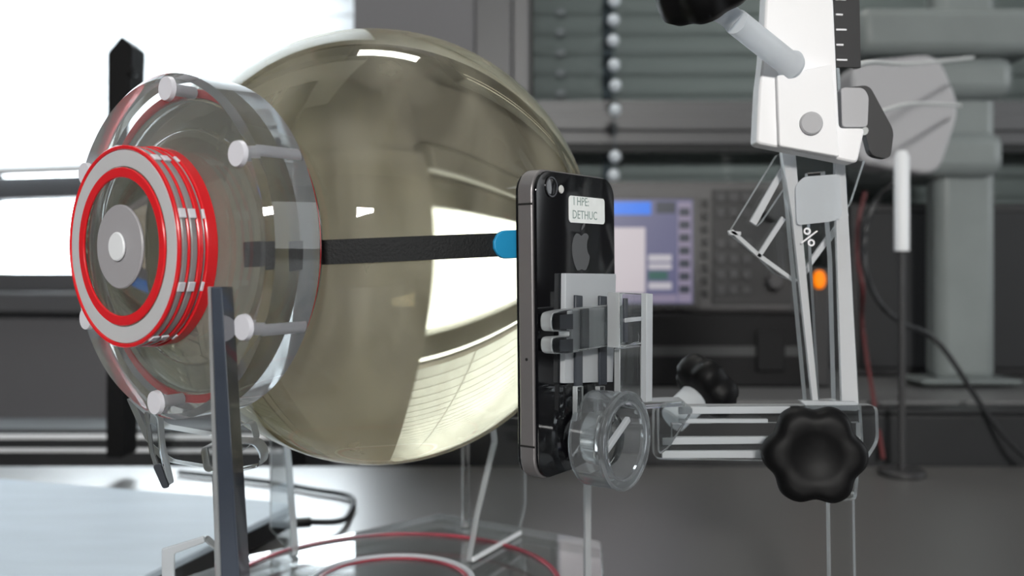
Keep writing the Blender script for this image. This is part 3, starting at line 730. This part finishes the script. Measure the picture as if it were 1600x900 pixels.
SM = frame(A_, du, (0, 0, 1), Vector((du.y, -du.x, 0)))
def prof(pts): return pts
link('stand_plate', prism(B(), [(0, 0), (L, 0), (L+.010, .016), (L+.010, .070), (L*.45, .078), (.030, .062), (.010, .025)], .004, SM, 0, 1), [ACR, EDGE], ss, bevel=.0005)
bm = B(); prism(bm, [(.0, .0004), (L, .0004), (L, .0026), (0, .0026)], .0012, SM @ Matrix.Translation((0, 0, .0042))); link('stand_edge', bm, WHITE, ss)
for dx, dy in ((-.115, .0),):
    M2 = frame(V(-.125, .505, PT+.0005), Vector((-.46, .89, 0)), (0, 0, 1), Vector((.89, .46, 0)))
    link('stand_plate', prism(B(), [(0, 0), (L, 0), (L, .060), (L*.5, .075), (.015, .045)], .004, M2, 0, 1), [ACR, EDGE], ss, bevel=.0005)
bm = B(); p = W(728, 835, .572); box(bm, (p.x, .572, Z0+PT+.03), (.0045, .02, .059)); link('stand_post', bm, ACR, ss, bevel=.0004)
t = thing('acrylic_upright', 'thin clear acrylic upright below the swivel ring', 'upright', V(.037, .463, TZ))
a = V(.0395, .466, PT+.0006)
bm = B(); box(bm, (a.x, a.y, a.z+.034), (.0030, .012, .068)); link('upright_bar', bm, [EDGE], t, bevel=.0003)

# cradle below the flange
cr = thing('flange_cradle', 'clear acrylic cradle with curved legs below the flange', 'cradle', V(-.15, .36, TZ))
cd = .335
def fc(name, pts, d, th, m, r=.002, bevel=.0006): return facing(name, pts, d, th, m, r=r, bevel=bevel, parent=cr)
fc('cradle_plate', [(196, 620), (250, 668), (330, 682), (390, 660), (398, 690), (340, 735), (262, 722), (228, 690)], cd+.004, .008, [ACR, EDGE])
fc('cradle_leg', [(224, 640), (246, 650), (250, 700), (264, 760), (252, 762), (232, 708)], cd-.004, .006, [ACR, EDGE])
fc('leg_tip', [(238, 728), (250, 724), (264, 762), (254, 764)], cd-.0055, .0012, DARKBG, r=.001, bevel=.0002)
fc('clamp_nut', [(312, 700), (348, 690), (396, 692), (408, 708), (406, 730), (362, 740), (318, 738)], cd-.008, .011, [ACR, EDGE])
fc('cradle_foot', [(330, 738), (350, 738), (380, 1170), (350, 1170)], cd+.013, .006, [ACR, EDGE])

# left upright post with its foot bracket
lp = thing('dark_post', 'blue grey acrylic upright post in front of the clear flange', 'post', V(-.09, .29, TZ))
dp = .288
facing('post_bar', [(329, 448), (346, 448), (375, 930), (386, 1295), (352, 1295), (346, 930)], dp, .012, SMOKE, mside=0, bevel=.0006, parent=lp)
facing('post_edge', [(324, 448), (328.5, 448), (345.5, 930), (351, 1295), (340, 1295), (337, 930)], dp, .012, EDGE, mside=0, bevel=.0003, parent=lp)
facing('foot_bracket', [(252, 862), (318, 842), (360, 880), (378, 1292), (268, 1292), (252, 1000)], dp+.014, .005, [ACR, EDGE], r=.001, parent=lp)
facing('bracket_edge', [(250, 858), (272, 852), (274, 1292), (252, 1292)], dp+.0125, .007, [FROST, EDGE], r=.0006, parent=lp) if False else None
facing('bracket_lip', [(252, 858), (318, 838), (320, 848), (272, 866), (272, 960), (252, 960)], dp+.0125, .0012, [FROST, EDGE], r=.0006, parent=lp)

# ------------------------------------------------------------------ laptop, plug and cable
lt = thing('laptop', 'closed white laptop with black base lying on the bench at the left', 'laptop', V(-.3, .55, TZ))
cnr = V(-.150, .623, TZ); e1 = Vector((-.287, -.958, 0)); e2 = Vector((-.958, .287, 0))
LPM = frame(cnr, e2, -e1, (0, 0, 1))
link('base', prism(B(), rrect(.001, -.235, .34, -.001, .006), .0125, LPM @ Matrix.Translation((0, 0, .0035))), LAPB, lt, bevel=.001)
link('lid', prism(B(), rrect(0, -.236, .341, 0, .008), .0045, LPM @ Matrix.Translation((0, 0, .0162))), LAPT, lt, bevel=.001)
for x, y in ((.03, -.03), (.31, -.03), (.03, -.2), (.31, -.2)):
    link('rubber_foot', lathe(B(), disc_prof(.0001, .0034, .006, .0006), LPM @ Matrix.Translation((x, y, 0)), 20, closed=False), SEAM, lt)
cb = thing('power_cable', 'black power cable plugged into the side of the laptop', 'cable', LPM @ Vector((-.01, -.02, .01)))
pp = LPM @ Vector((-.001, -.014, .010))
link('plug', tube(B(), [pp, pp+Vector((.008, .002, 0)), pp+Vector((.014, .004, 0))], .0035, 12, 3), CABLE, cb)
link('cord', tube(B(), [pp+Vector((.013, .004, 0)), V(-.125, .628, TZ+.006), V(-.121, .655, TZ+.003), V(-.129, .71, TZ+.003), V(-.165, .735, TZ+.003), V(-.215, .765, TZ+.003), V(-.30, .80, TZ+.003)], .0021, 10, 8), CABLE, cb)

# black tripod plate at the left edge, in front of the window
t = thing('black_stand', 'narrow black stand in front of the bright window at the left', 'stand', V(-.36, .80, TZ))
facing('stand_body', [(168, 82), (190, 56), (206, 70), (203, 150), (199, 260), (195, 430), (192, 716), (166, 716)], .80, .03, BLK, r=.002, mside=0, parent=t)
for y in (104, 138, 176): facing('edge_clip', [(198, y), (208, y+2), (207, y+11), (197, y+12)], .797, .012, BLK, mside=0, parent=t)
